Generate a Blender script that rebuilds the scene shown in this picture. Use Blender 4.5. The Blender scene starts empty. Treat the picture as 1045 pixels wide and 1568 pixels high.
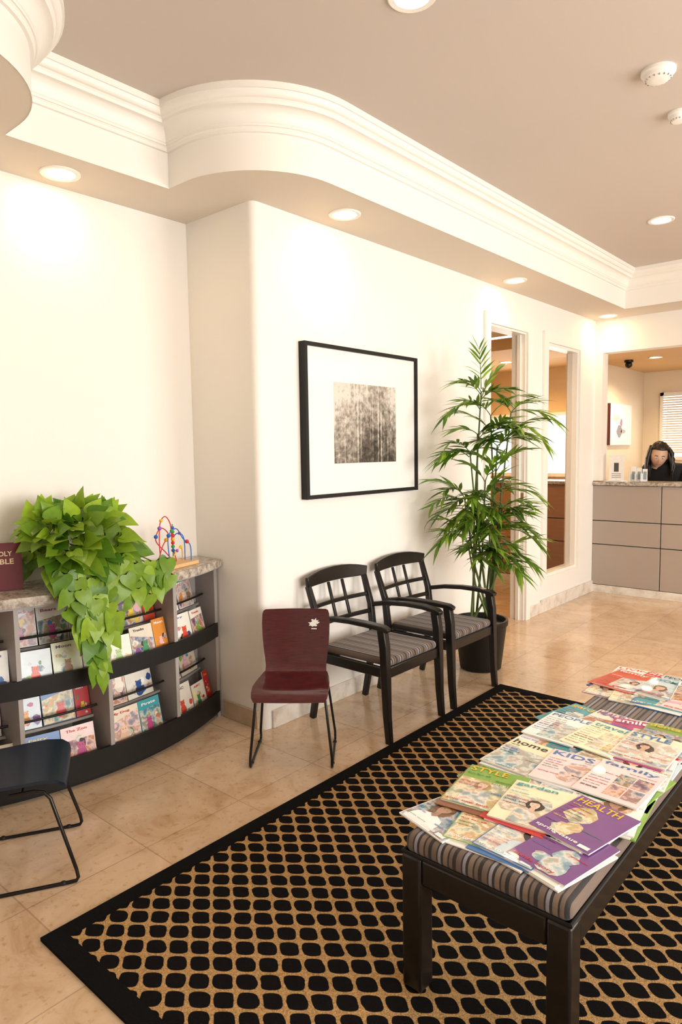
import bpy, bmesh, math, random
import numpy as np
from mathutils import Vector, Matrix, noise
from mathutils.geometry import tessellate_polygon
sc=bpy.context.scene
sc.view_settings.view_transform='Standard'
sc.view_settings.look='None'
sc.view_settings.exposure=0.0

def lin(c):
    return tuple(((x/12.92) if x<=.04045 else ((x+.055)/1.055)**2.4) for x in c)
def h2(s):
    return lin(tuple(int(s[i:i+2],16)/255 for i in (0,2,4)))

# ------------------------------------------------------------------ materials
def newmat(name):
    m=bpy.data.materials.new(name); m.use_nodes=True
    nt=m.node_tree; b=nt.nodes['Principled BSDF']
    return m,nt,b
def N(nt,t,**k):
    n=nt.nodes.new(t)
    for a,v in k.items(): setattr(n,a,v)
    return n
def L(nt,a,b): nt.links.new(a,b)
def pos(nt,scale=(1,1,1)):
    g=N(nt,'ShaderNodeNewGeometry'); mp=N(nt,'ShaderNodeMapping'); mp.inputs['Scale'].default_value=scale
    L(nt,g.outputs['Position'],mp.inputs['Vector']); return mp.outputs['Vector']
def pbr(name,col,rough=.5,metal=0.,var=.06,scale=6.,bump=0.,bscale=80.,spec=.5,coat=0.,stretch=(1,1,1)):
    m,nt,b=newmat(name)
    p=pos(nt,stretch)
    n=N(nt,'ShaderNodeTexNoise'); n.inputs['Scale'].default_value=scale; n.inputs['Detail'].default_value=4
    L(nt,p,n.inputs['Vector'])
    mx=N(nt,'ShaderNodeMix',data_type='RGBA')
    L(nt,n.outputs['Fac'],mx.inputs[0])
    mx.inputs[6].default_value=tuple(c*(1-var) for c in col)+(1,)
    mx.inputs[7].default_value=tuple(min(1,c*(1+var)) for c in col)+(1,)
    L(nt,mx.outputs[2],b.inputs['Base Color'])
    b.inputs['Roughness'].default_value=rough; b.inputs['Metallic'].default_value=metal
    b.inputs['Specular IOR Level'].default_value=spec; b.inputs['Coat Weight'].default_value=coat
    b.inputs['Coat Roughness'].default_value=.05
    if bump>0:
        n2=N(nt,'ShaderNodeTexNoise'); n2.inputs['Scale'].default_value=bscale; n2.inputs['Detail'].default_value=3
        L(nt,p,n2.inputs['Vector'])
        bp=N(nt,'ShaderNodeBump'); bp.inputs['Strength'].default_value=bump; bp.inputs['Distance'].default_value=.01
        L(nt,n2.outputs['Fac'],bp.inputs['Height']); L(nt,bp.outputs['Normal'],b.inputs['Normal'])
    return m
def attr(name,rough=.5,coat=0.,var=.08,scale=40,trans=0.,photo=0.):
    m,nt,b=newmat(name)
    a=N(nt,'ShaderNodeAttribute',attribute_name='Col')
    n=N(nt,'ShaderNodeTexNoise'); n.inputs['Scale'].default_value=scale; L(nt,pos(nt),n.inputs['Vector'])
    mr=N(nt,'ShaderNodeMapRange'); mr.inputs[3].default_value=1-var*2; mr.inputs[4].default_value=1+var*2
    L(nt,n.outputs['Fac'],mr.inputs[0])
    mx=N(nt,'ShaderNodeVectorMath',operation='SCALE'); L(nt,a.outputs['Color'],mx.inputs[0]); L(nt,mr.outputs[0],mx.inputs['Scale'])
    out=mx.outputs[0]
    if photo>0:
        n3=N(nt,'ShaderNodeTexNoise'); n3.inputs['Scale'].default_value=24; n3.inputs['Detail'].default_value=3; n3.inputs['Distortion'].default_value=0; L(nt,pos(nt),n3.inputs['Vector'])
        sp=N(nt,'ShaderNodeSeparateColor'); L(nt,n3.outputs['Color'],sp.inputs[0])
        r=N(nt,'ShaderNodeValToRGB'); r.color_ramp.interpolation='EASE'
        el=r.color_ramp.elements; el[0].position=.28; el[0].color=(.04,.05,.08,1); el[1].position=.74; el[1].color=(.92,.86,.78,1)
        for p_,c_ in ((.38,(.10,.22,.30,1)),(.44,(.42,.50,.48,1)),(.50,(.86,.78,.66,1)),(.56,(.62,.36,.22,1)),(.61,(.26,.34,.16,1)),(.66,(.66,.20,.16,1))):
            e=el.new(p_); e.color=c_
        L(nt,sp.outputs[0],r.inputs[0])
        m2=N(nt,'ShaderNodeMix',data_type='RGBA'); m2.inputs[0].default_value=photo; L(nt,mx.outputs[0],m2.inputs[6]); L(nt,r.outputs[0],m2.inputs[7]); out=m2.outputs[2]
    L(nt,out,b.inputs['Base Color'])
    b.inputs['Roughness'].default_value=rough; b.inputs['Coat Weight'].default_value=coat
    if trans>0:
        tr=N(nt,'ShaderNodeBsdfTranslucent'); L(nt,mx.outputs[0],tr.inputs['Color'])
        ms=N(nt,'ShaderNodeMixShader'); ms.inputs[0].default_value=trans
        o=nt.nodes['Material Output']; L(nt,b.outputs[0],ms.inputs[1]); L(nt,tr.outputs[0],ms.inputs[2]); L(nt,ms.outputs[0],o.inputs['Surface'])
    return m
def emis(name,col,st):
    m,nt,b=newmat(name); b.inputs['Base Color'].default_value=col+(1,)
    b.inputs['Emission Color'].default_value=col+(1,); b.inputs['Emission Strength'].default_value=st
    return m
def ramp(nt,stops,interp='LINEAR'):
    r=N(nt,'ShaderNodeValToRGB'); r.color_ramp.interpolation=interp
    el=r.color_ramp.elements
    el[0].position=stops[0][0]; el[0].color=stops[0][1]+(1,)
    el[1].position=stops[-1][0]; el[1].color=stops[-1][1]+(1,)
    for p,c in stops[1:-1]:
        e=el.new(p); e.color=c+(1,)
    return r
def math_(nt,op,a,b=None):
    n=N(nt,'ShaderNodeMath',operation=op)
    for i,x in enumerate((a,b)):
        if x is None: continue
        if isinstance(x,(int,float)): n.inputs[i].default_value=x
        else: L(nt,x,n.inputs[i])
    return n.outputs[0]

M_wall=pbr('wall_paint',(.87,.84,.79),.75,var=.015,scale=1.5,bump=.04,bscale=120)
M_tanwall=pbr('tan_paint',(.72,.50,.25),.75,var=.02)
M_offwall=pbr('cream_paint',(.84,.74,.58),.75,var=.02)
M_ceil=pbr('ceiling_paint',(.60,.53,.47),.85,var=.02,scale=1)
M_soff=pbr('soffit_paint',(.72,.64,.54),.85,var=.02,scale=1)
M_trim=pbr('trim_paint',(.88,.85,.79),.45,var=.01)
M_black=pbr('black_lacquer',(.008,.006,.005),.34,var=.2,coat=.1,spec=.4)
M_blackmat=pbr('black_matte',(.010,.009,.008),.5,var=.2,spec=.3)
M_steel=pbr('dark_steel',(.03,.028,.026),.3,metal=.8)
M_chrome=pbr('metal',(.7,.68,.65),.25,metal=1)
M_attr=attr('printed_paper',.35,.25,var=.05,scale=25)
M_photo=attr('photo_print',.35,.25,var=.10,scale=18,photo=.66)
M_leaf=attr('leaf_green',.38,.1,var=.15,scale=30,trans=.35)
M_attr_m=attr('painted_parts',.5,0,var=.04)
M_lamp=emis('lamp_glow',(1,.88,.68),12)
M_grey=pbr('grey_laminate',(.36,.33,.31),.5,var=.03)
M_taupe=pbr('taupe_panel',(.40,.335,.285),.45,var=.02)
M_cabwood=pbr('cabinet_wood',(.36,.17,.06),.4,var=.2,scale=5,stretch=(1,1,10))
M_dark=pbr('shadow_gap',(.02,.018,.016),.8)
M_skin=pbr('skin',(.66,.42,.30),.5,var=.05)
M_hair=pbr('hair',(.014,.009,.007),.4,var=.3,scale=60,stretch=(1,1,.1))
M_cloth=pbr('black_knit',(.012,.012,.014),.85,var=.2,scale=80)

def mk_burg():
    m,nt,b=newmat('burgundy_veneer')
    p=pos(nt,(6,6,60)); n=N(nt,'ShaderNodeTexNoise'); n.inputs['Scale'].default_value=3; n.inputs['Detail'].default_value=5; L(nt,p,n.inputs['Vector'])
    r=ramp(nt,[(.3,(.045,.0035,.006)),(.7,(.085,.008,.011))]); L(nt,n.outputs['Fac'],r.inputs[0]); L(nt,r.outputs[0],b.inputs['Base Color'])
    b.inputs['Roughness'].default_value=.25; b.inputs['Coat Weight'].default_value=.4; return m
M_burg=mk_burg()
M_navy=pbr('navy_veneer',(.004,.012,.028),.36,var=.2,coat=.05)

def mk_floor():
    m,nt,b=newmat('travertine_tile')
    p=pos(nt)
    br=N(nt,'ShaderNodeTexBrick'); br.offset=0.0; br.squash=1.0
    br.inputs['Scale'].default_value=1.0; br.inputs['Brick Width'].default_value=.46; br.inputs['Row Height'].default_value=.46
    br.inputs['Mortar Size'].default_value=.0030; br.inputs['Mortar Smooth'].default_value=.3
    br.inputs['Color1'].default_value=(.66,.49,.335,1); br.inputs['Color2'].default_value=(.74,.56,.40,1); br.inputs['Mortar'].default_value=(.50,.36,.24,1)
    L(nt,p,br.inputs['Vector'])
    n=N(nt,'ShaderNodeTexNoise'); n.inputs['Scale'].default_value=4; n.inputs['Detail'].default_value=9; n.inputs['Roughness'].default_value=.68; n.inputs['Distortion'].default_value=1.2
    L(nt,p,n.inputs['Vector'])
    r=ramp(nt,[(.3,(.76,.67,.56)),(.47,(.95,.92,.88)),(.56,(1.0,.99,.97)),(.72,(1.14,1.16,1.18))]); L(nt,n.outputs['Fac'],r.inputs[0])
    n2=N(nt,'ShaderNodeTexNoise'); n2.inputs['Scale'].default_value=38; n2.inputs['Detail'].default_value=5; L(nt,p,n2.inputs['Vector'])
    r2=ramp(nt,[(.30,(.82,.75,.66)),(.43,(1,1,1))]); L(nt,n2.outputs['Fac'],r2.inputs[0])
    a=N(nt,'ShaderNodeMix',data_type='RGBA',blend_type='MULTIPLY'); a.inputs[0].default_value=1
    L(nt,br.outputs['Color'],a.inputs[6]); L(nt,r.outputs[0],a.inputs[7])
    c=N(nt,'ShaderNodeMix',data_type='RGBA',blend_type='MULTIPLY'); c.inputs[0].default_value=1
    L(nt,a.outputs[2],c.inputs[6]); L(nt,r2.outputs[0],c.inputs[7])
    L(nt,c.outputs[2],b.inputs['Base Color'])
    mr=N(nt,'ShaderNodeMapRange'); mr.inputs[3].default_value=.06; mr.inputs[4].default_value=.24; L(nt,n.outputs['Fac'],mr.inputs[0]); L(nt,mr.outputs[0],b.inputs['Roughness'])
    b.inputs['Specular IOR Level'].default_value=.65
    bp=N(nt,'ShaderNodeBump'); bp.inputs['Strength'].default_value=.25; bp.inputs['Distance'].default_value=.002; bp.invert=True
    L(nt,br.outputs['Fac'],bp.inputs['Height']); L(nt,bp.outputs['Normal'],b.inputs['Normal'])
    return m
M_floor=mk_floor()
def mk_stone(name,c1,c2,c3,scale,rough):
    m,nt,b=newmat(name); p=pos(nt)
    n=N(nt,'ShaderNodeTexNoise'); n.inputs['Scale'].default_value=scale; n.inputs['Detail'].default_value=8; n.inputs['Roughness'].default_value=.7; L(nt,p,n.inputs['Vector'])
    r=ramp(nt,[(.32,c1),(.5,c2),(.66,c3)]); L(nt,n.outputs['Fac'],r.inputs[0]); L(nt,r.outputs[0],b.inputs['Base Color'])
    b.inputs['Roughness'].default_value=rough; return m
M_granite=mk_stone('granite',(.13,.10,.08),(.42,.36,.30),(.66,.60,.52),38,.25)
M_marble=mk_stone('travertine_base',(.58,.49,.40),(.76,.70,.62),(.84,.80,.74),9,.35)
M_tanbase=mk_stone('tan_base',(.45,.33,.22),(.55,.42,.29),(.60,.47,.33),9,.4)

def mk_rug():
    m,nt,b=newmat('rug_lattice')
    g=N(nt,'ShaderNodeNewGeometry'); s=N(nt,'ShaderNodeSeparateXYZ'); L(nt,g.outputs['Position'],s.inputs[0])
    nz=N(nt,'ShaderNodeTexNoise'); nz.inputs['Scale'].default_value=24; L(nt,g.outputs['Position'],nz.inputs['Vector'])
    w=math_(nt,'MULTIPLY',math_(nt,'SUBTRACT',nz.outputs['Fac'],.5),.7)
    ax=math_(nt,'MULTIPLY',s.outputs['X'],2*math.pi/.106); ay=math_(nt,'MULTIPLY',s.outputs['Y'],2*math.pi/.084)
    A=math_(nt,'COSINE',math_(nt,'ADD',ax,w)); B=math_(nt,'COSINE',math_(nt,'ADD',ay,w))
    t=math_(nt,'ABSOLUTE',math_(nt,'ADD',A,B))
    mr=N(nt,'ShaderNodeMapRange'); mr.inputs[1].default_value=.38; mr.inputs[2].default_value=.50; L(nt,t,mr.inputs[0])
    n=N(nt,'ShaderNodeTexNoise'); n.inputs['Scale'].default_value=260; L(nt,g.outputs['Position'],n.inputs['Vector'])
    tan=ramp(nt,[(.3,(.25,.14,.05)),(.7,(.58,.36,.16))]); L(nt,n.outputs['Fac'],tan.inputs[0])
    mx=N(nt,'ShaderNodeMix',data_type='RGBA'); L(nt,mr.outputs[0],mx.inputs[0]); L(nt,tan.outputs[0],mx.inputs[6]); mx.inputs[7].default_value=(.006,.005,.005,1)
    L(nt,mx.outputs[2],b.inputs['Base Color']); b.inputs['Roughness'].default_value=.95; b.inputs['Specular IOR Level'].default_value=.08
    bp=N(nt,'ShaderNodeBump'); bp.inputs['Strength'].default_value=.5; bp.inputs['Distance'].default_value=.004
    L(nt,n.outputs['Fac'],bp.inputs['Height']); L(nt,bp.outputs['Normal'],b.inputs['Normal'])
    return m
M_rug=mk_rug()
M_rugb=pbr('rug_binding',(.006,.0055,.0055),.95,bump=.4,bscale=300,spec=.08)
def mk_stripe(name,axis,period,off=0):
    m,nt,b=newmat(name)
    g=N(nt,'ShaderNodeNewGeometry'); s=N(nt,'ShaderNodeSeparateXYZ'); L(nt,g.outputs['Position'],s.inputs[0])
    fr=math_(nt,'FRACT',math_(nt,'MULTIPLY',math_(nt,'ADD',s.outputs[axis],10+off),1/period))
    dk=(.018,.014,.014); br=(.15,.105,.08); gr=(.27,.26,.29); lb=(.20,.145,.105)
    r=ramp(nt,[(0,dk),(.14,br),(.34,dk),(.40,gr),(.52,dk),(.62,lb),(.80,dk),(.86,br),(1,br)],'CONSTANT'); L(nt,fr,r.inputs[0])
    n=N(nt,'ShaderNodeTexNoise'); n.inputs['Scale'].default_value=400; L(nt,g.outputs['Position'],n.inputs['Vector'])
    bp=N(nt,'ShaderNodeBump'); bp.inputs['Strength'].default_value=.25; bp.inputs['Distance'].default_value=.002
    L(nt,n.outputs['Fac'],bp.inputs['Height']); L(nt,bp.outputs['Normal'],b.inputs['Normal'])
    L(nt,r.outputs[0],b.inputs['Base Color']); b.inputs['Roughness'].default_value=.8; b.inputs['Sheen Weight'].default_value=.15
    return m
M_strX=mk_stripe('striped_fabric_bench','X',.075)
M_strY=mk_stripe('striped_fabric_chair','Y',.082)

def mk_art():
    m,nt,b=newmat('forest_print')
    g=N(nt,'ShaderNodeNewGeometry')
    def ns(sc_,scale,detail=4):
        mp=N(nt,'ShaderNodeMapping'); mp.inputs['Scale'].default_value=sc_; L(nt,g.outputs['Position'],mp.inputs['Vector'])
        n=N(nt,'ShaderNodeTexNoise'); n.inputs['Scale'].default_value=scale; n.inputs['Detail'].default_value=detail; n.inputs['Roughness'].default_value=.65
        L(nt,mp.outputs[0],n.inputs['Vector']); return n.outputs['Fac']
    trunks=ns((1,1,.04),30,3); birch=ns((1.3,1.3,.02),48,1); fol=ns((1,1,1),30,8); big=ns((1,1,.8),8,3)
    s=N(nt,'ShaderNodeSeparateXYZ'); L(nt,g.outputs['Position'],s.inputs[0])
    hgt=N(nt,'ShaderNodeMapRange'); hgt.inputs[1].default_value=1.43; hgt.inputs[2].default_value=1.88; L(nt,s.outputs['Z'],hgt.inputs[0])
    dy=math_(nt,'MULTIPLY',math_(nt,'SUBTRACT',s.outputs['Y'],3.38),5.2)
    mass=math_(nt,'MULTIPLY',math_(nt,'POWER',2.718,math_(nt,'MULTIPLY',math_(nt,'MULTIPLY',dy,dy),-1.0)),-.30)
    v=math_(nt,'ADD',math_(nt,'MULTIPLY',hgt.outputs[0],.62),math_(nt,'MULTIPLY',big,.9))
    v=math_(nt,'ADD',v,mass)
    v=math_(nt,'ADD',v,math_(nt,'MULTIPLY',math_(nt,'SUBTRACT',trunks,.5),.55))
    v=math_(nt,'ADD',v,math_(nt,'MULTIPLY',math_(nt,'SUBTRACT',fol,.5),1.5))
    bt=N(nt,'ShaderNodeMapRange'); bt.inputs[1].default_value=.63; bt.inputs[2].default_value=.67; bt.inputs[3].default_value=0; bt.inputs[4].default_value=.30; L(nt,birch,bt.inputs[0])
    v=math_(nt,'ADD',v,bt.outputs[0])
    r=ramp(nt,[(.14,(.03,.026,.022)),(.42,(.13,.11,.09)),(.70,(.38,.34,.29)),(1.0,(.70,.66,.59))]); L(nt,v,r.inputs[0])
    L(nt,r.outputs[0],b.inputs['Base Color']); b.inputs['Roughness'].default_value=.4; b.inputs['Coat Weight'].default_value=.8; b.inputs['Coat Roughness'].default_value=.02
    return m
M_art=mk_art()
M_mat=pbr('picture_mat',(.86,.85,.83),.6,var=.01,coat=.8)
def mk_glass():
    m,nt,b=newmat('clear_glass'); nt.nodes.remove(b)
    t=N(nt,'ShaderNodeBsdfTransparent'); gl=N(nt,'ShaderNodeBsdfGlossy'); gl.inputs['Roughness'].default_value=.0
    lw=N(nt,'ShaderNodeLayerWeight'); lw.inputs[0].default_value=.25
    ms=N(nt,'ShaderNodeMixShader'); L(nt,lw.outputs['Fresnel'],ms.inputs[0]); L(nt,t.outputs[0],ms.inputs[1]); L(nt,gl.outputs[0],ms.inputs[2])
    L(nt,ms.outputs[0],nt.nodes['Material Output'].inputs['Surface']); return m
M_glass=mk_glass()

# ------------------------------------------------------------------ mesh builder
class MB:
    def __init__(s): s.v=[];s.f=[];s.c=[];s.m=[]
    def add(s,V,Fs,col=(1,1,1),mi=0,M=None):
        o=len(s.v)
        for p in V:
            p=Vector(p)
            if M is not None: p=M@p
            s.v.append(p)
        for f in Fs:
            s.f.append([i+o for i in f]); s.c.append(col); s.m.append(mi)
    def box(s,x0,x1,y0,y1,z0,z1,col=(1,1,1),mi=0,M=None):
        V=[(x0,y0,z0),(x1,y0,z0),(x1,y1,z0),(x0,y1,z0),(x0,y0,z1),(x1,y0,z1),(x1,y1,z1),(x0,y1,z1)]
        s.add(V,[(0,3,2,1),(4,5,6,7),(0,1,5,4),(1,2,6,5),(2,3,7,6),(3,0,4,7)],col,mi,M)
    def prism(s,poly,z0,z1,col=(1,1,1),mi=0,M=None):
        n=len(poly); V=[(x,y,z0) for x,y in poly]+[(x,y,z1) for x,y in poly]
        F=[(i,(i+1)%n,n+(i+1)%n,n+i) for i in range(n)]
        tri=tessellate_polygon([[Vector((x,y,0)) for x,y in poly]])
        for t in tri:
            F.append(tuple(n+i for i in t)); F.append(tuple(reversed(t)))
        s.add(V,F,col,mi,M)
    def tube(s,pts,r,seg=8,col=(1,1,1),mi=0,M=None,closed=False):
        P=[Vector(p) for p in pts]; n=len(P)
        rr=r if isinstance(r,(list,tuple)) else [r]*n
        V=[];up=None
        for i in range(n):
            if closed: t=P[(i+1)%n]-P[i-1]
            else: t=P[min(i+1,n-1)]-P[max(i-1,0)]
            if t.length<1e-9: t=Vector((0,0,1))
            t.normalize()
            if up is None:
                up=Vector((0,0,1)) if abs(t.z)<.9 else Vector((1,0,0))
            up=(up-t*up.dot(t)); up.normalize(); sd=t.cross(up)
            for k in range(seg):
                a=2*math.pi*k/seg; V.append(P[i]+(up*math.cos(a)+sd*math.sin(a))*rr[i])
        F=[]
        for i in range(n if closed else n-1):
            for k in range(seg):
                j=(i+1)%n
                F.append((i*seg+k,i*seg+(k+1)%seg,j*seg+(k+1)%seg,j*seg+k))
        if not closed:
            F.append(tuple(reversed(range(seg)))); F.append(tuple((n-1)*seg+k for k in range(seg)))
        s.add(V,F,col,mi,M)
    def bar(s,pts,w,h,col=(1,1,1),mi=0,M=None,upv=(0,0,1)):
        P=[Vector(p) for p in pts]; n=len(P)
        ww=w if isinstance(w,(list,tuple)) else [w]*n; hh=h if isinstance(h,(list,tuple)) else [h]*n
        V=[]
        for i in range(n):
            t=(P[min(i+1,n-1)]-P[max(i-1,0)]).normalized(); up=Vector(upv); up=(up-t*up.dot(t)).normalized(); sd=t.cross(up)
            for a,b in ((-1,-1),(1,-1),(1,1),(-1,1)): V.append(P[i]+sd*a*ww[i]/2+up*b*hh[i]/2)
        F=[]
        for i in range(n-1):
            for k in range(4): F.append((i*4+k,i*4+(k+1)%4,(i+1)*4+(k+1)%4,(i+1)*4+k))
        F.append((3,2,1,0)); F.append(tuple((n-1)*4+k for k in range(4)))
        s.add(V,F,col,mi,M)
    def lathe(s,prof,c=(0,0,0),seg=32,col=(1,1,1),mi=0,M=None):
        V=[];F=[];n=len(prof)
        for (r,z) in prof:
            for k in range(seg):
                a=2*math.pi*k/seg; V.append((c[0]+r*math.cos(a),c[1]+r*math.sin(a),c[2]+z))
        for i in range(n-1):
            for k in range(seg): F.append((i*seg+k,i*seg+(k+1)%seg,(i+1)*seg+(k+1)%seg,(i+1)*seg+k))
        if prof[0][0]>1e-6: F.append(tuple(reversed(range(seg))))
        if prof[-1][0]>1e-6: F.append(tuple((n-1)*seg+k for k in range(seg)))
        s.add(V,F,col,mi,M)
    def ball(s,c,r,seg=12,rings=8,col=(1,1,1),mi=0,M=None):
        if not isinstance(r,(tuple,list)): r=(r,r,r)
        V=[];F=[]
        for i in range(rings+1):
            th=math.pi*i/rings
            for k in range(seg):
                a=2*math.pi*k/seg; V.append((c[0]+r[0]*math.sin(th)*math.cos(a),c[1]+r[1]*math.sin(th)*math.sin(a),c[2]+r[2]*math.cos(th)))
        for i in range(rings):
            for k in range(seg): F.append((i*seg+k,(i+1)*seg+k,(i+1)*seg+(k+1)%seg,i*seg+(k+1)%seg))
        s.add(V,F,col,mi,M)
    def obj(s,name,mats,bevel=0,sharp=35,parent=None,seg=2,merge=False,smooth=True):
        me=bpy.data.meshes.new(name); me.from_pydata([tuple(p) for p in s.v],[],s.f)
        ca=me.color_attributes.new('Col','FLOAT_COLOR','CORNER')
        arr=[]
        for p,c in zip(me.polygons,s.c):
            arr+=(list(c[:3])+[1.])*p.loop_total
        ca.data.foreach_set('color',arr)
        me.polygons.foreach_set('material_index',s.m)
        for m in (mats if isinstance(mats,list) else [mats]): me.materials.append(m)
        bm=bmesh.new(); bm.from_mesh(me)
        if merge: bmesh.ops.remove_doubles(bm,verts=bm.verts,dist=1e-5)
        bmesh.ops.recalc_face_normals(bm,faces=bm.faces)
        for f in bm.faces: f.smooth=smooth
        for e in bm.edges:
            if len(e.link_faces)==2:
                try:
                    if e.calc_face_angle()>math.radians(sharp): e.smooth=False
                except Exception: pass
        bm.to_mesh(me); bm.free()
        o=bpy.data.objects.new(name,me); bpy.context.collection.objects.link(o)
        if bevel>0:
            b=o.modifiers.new('bevel','BEVEL'); b.width=bevel; b.segments=seg; b.limit_method='ANGLE'; b.angle_limit=math.radians(40)
        if parent: o.parent=parent
        return o
def frame(o,x,y,z=None):
    x=Vector(x).normalized(); y=Vector(y); y=(y-x*y.dot(x)).normalized(); z=x.cross(y)
    M=Matrix.Identity(4)
    for i in range(3): M[i][0]=x[i];M[i][1]=y[i];M[i][2]=z[i];M[i][3]=o[i]
    return M
def arc(cx,cy,r,a0,a1,n=16):
    return [(cx+r*math.cos(math.radians(a0+(a1-a0)*i/n)),cy+r*math.sin(math.radians(a0+(a1-a0)*i/n))) for i in range(n+1)]
_tc={}
def textgeo(s):
    if s in _tc: return _tc[s]
    cu=bpy.data.curves.new('t','FONT'); cu.body=s; cu.resolution_u=2; cu.offset=.018
    o=bpy.data.objects.new('t',cu); bpy.context.collection.objects.link(o)
    dg=bpy.context.evaluated_depsgraph_get(); ev=o.evaluated_get(dg); me=ev.to_mesh()
    V=[v.co.copy() for v in me.vertices]; Fs=[tuple(p.vertices) for p in me.polygons]
    ev.to_mesh_clear(); bpy.data.objects.remove(o); bpy.data.curves.remove(cu)
    x0=min(v.x for v in V);x1=max(v.x for v in V);y0=min(v.y for v in V);y1=max(v.y for v in V)
    V=[((v.x-x0)/(x1-x0),(v.y-y0)/(y1-y0)) for v in V]
    _tc[s]=(V,Fs); return _tc[s]
def put_text(mb,s,x0,x1,y0,y1,z,col,mi,M):
    V,Fs=textgeo(s)
    mb.add([(x0+(x1-x0)*a,y0+(y1-y0)*b,z) for a,b in V],Fs,col,mi,M)

# ------------------------------------------------------------------ room shell
ZS=2.775; ZC=3.10; YR=7.05
b=MB(); b.box(-3.4,5.5,-3.4,11.3,-.1,0); b.obj('floor',M_floor)
path=[(.43,-2.6),(.43,.80)]+arc(-.05,.80,.48,0,90,16)[1:]+[(-.18,1.28),(-.18,2.05)]+arc(-.05,2.53,.48,270,360,16)+[(.43,6.62),(4.4,6.62),(4.4,-2.6)]
def area(p): return sum(p[i][0]*p[(i+1)%len(p)][1]-p[(i+1)%len(p)][0]*p[i][1] for i in range(len(p)))/2
if area(path)<0: path=path[::-1]
prof=[(0,ZS-.002),(0,2.935),(.014,2.935),(.014,2.950),(.020,2.956),(.026,2.956),(.026,2.966)]
for i in range(9):
    a=math.radians(90*i/8); prof.append((.030+.045*(1-math.cos(a)),2.968+.055*math.sin(a)))
prof+=[(.084,3.023),(.084,3.036),(.090,3.042)]
for i in range(7):
    a=math.radians(90*i/6); prof.append((.092+.022*math.sin(a),3.044+.028*(1-math.cos(a))))
prof+=[(.122,3.072),(.122,ZC+.002)]
nP=len(path); V=[];F=[]
for i in range(nP):
    p0=Vector(path[i-1]);p1=Vector(path[i]);p2=Vector(path[(i+1)%nP])
    d1=(p1-p0).normalized();d2=(p2-p1).normalized()
    n1=Vector((-d1.y,d1.x));n2=Vector((-d2.y,d2.x)); nn=(n1+n2).normalized(); k=1/max(.3,nn.dot(n1))
    for (d,z) in prof: q=p1+nn*(d*k); V.append((q.x,q.y,z))
m_=len(prof)
for i in range(nP):
    for j in range(m_-1): F.append((i*m_+j,((i+1)%nP)*m_+j,((i+1)%nP)*m_+j+1,i*m_+j+1))
b=MB(); b.add(V,F); b.obj('trim_crown_molding',M_trim,sharp=22)
outer=[(-3.4,-3.4),(5.5,-3.4),(5.5,7.2),(-3.4,7.2)]
allp=outer+path
tri=tessellate_polygon([[Vector((x,y,0)) for x,y in outer],[Vector((x,y,0)) for x,y in path]])
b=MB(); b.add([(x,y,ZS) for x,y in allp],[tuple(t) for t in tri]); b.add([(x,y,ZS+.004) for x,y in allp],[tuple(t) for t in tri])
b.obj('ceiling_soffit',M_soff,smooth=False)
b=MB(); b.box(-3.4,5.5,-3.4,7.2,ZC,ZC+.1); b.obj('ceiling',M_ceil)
b=MB(); b.box(-3.4,5.5,7.2,11.3,2.62,2.75); b.obj('ceiling_office',M_tanwall)
poly=[(0,-3.4),(0,.86),(-.04,.91),(-.55,.91),(-.55,2.42)]+arc(-.04,2.46,.04,270,360,8)+[(0,4.84),(-.12,4.84),(-.12,2.6),(-.67,2.6),(-.67,-3.4)]
b=MB(); b.prism(poly,0,ZS); b.obj('wall_left',M_wall)
b=MB()
b.box(-.12,0,4.84,5.50,2.48,ZS); b.box(-.12,0,5.50,5.90,0,ZS)
b.box(-.12,0,5.90,6.62,0,.32); b.box(-.12,0,5.90,6.62,2.44,ZS); b.box(-.12,0,6.62,YR,0,ZS)
b.obj('wall_left_end',M_wall)
b=MB(); b.box(-3.4,-.12,2.6,2.7,0,ZS); b.obj('wall_corridor_near',M_tanwall)
b=MB(); b.box(-3.4,-3.3,2.6,9.3,0,ZS); b.obj('wall_corridor_side',M_tanwall)
b=MB(); y0,y1=9.3,9.42
b.box(-3.4,-2.5,y0,y1,0,ZS); b.box(-2.5,-1.15,y0,y1,0,1.15); b.box(-2.5,-1.15,y0,y1,1.95,ZS); b.box(-1.15,-.75,y0,y1,0,ZS)
b.obj('wall_corridor_far',M_tanwall)
b=MB(); b.box(-.87,-.75,9.42,11.1,0,ZS); b.obj('wall_office_side',M_offwall)
b=MB(); y0,y1=11.0,11.12
b.box(-.9,-.45,y0,y1,0,ZS); b.box(-.45,.9,y0,y1,0,1.35); b.box(-.45,.9,y0,y1,2.25,ZS); b.box(.9,5.5,y0,y1,0,ZS)
b.obj('wall_office_back',M_offwall)
b=MB(); x0,x1=5.3,5.42
b.box(x0,x1,-3.4,.2,0,ZC); b.box(x0,x1,.2,2.7,0,.5); b.box(x0,x1,.2,2.7,2.5,ZC); b.box(x0,x1,2.7,3.4,0,ZC); b.box(x0,x1,3.4,5.9,0,.5); b.box(x0,x1,3.4,5.9,2.5,ZC); b.box(x0,x1,5.9,11.2,0,ZC)
b.obj('wall_right',M_wall)
b=MB(); b.box(-.7,5.5,-3.4,-3.28,0,ZC); b.obj('wall_near',M_wall)
for i,(a0,a1) in enumerate(((.2,2.7),(3.4,5.9))):
    b=MB()
    for (p,q,r_,s_) in ((a0,a0+.06,.5,2.5),(a1-.06,a1,.5,2.5),(a0,a1,.5,.56),(a0,a1,2.44,2.5),((a0+a1)/2-.03,(a0+a1)/2+.03,.5,2.5)):
        b.box(5.32,5.38,p,q,r_,s_)
    b.obj('window_%d'%(i+1),M_trim)
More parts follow.
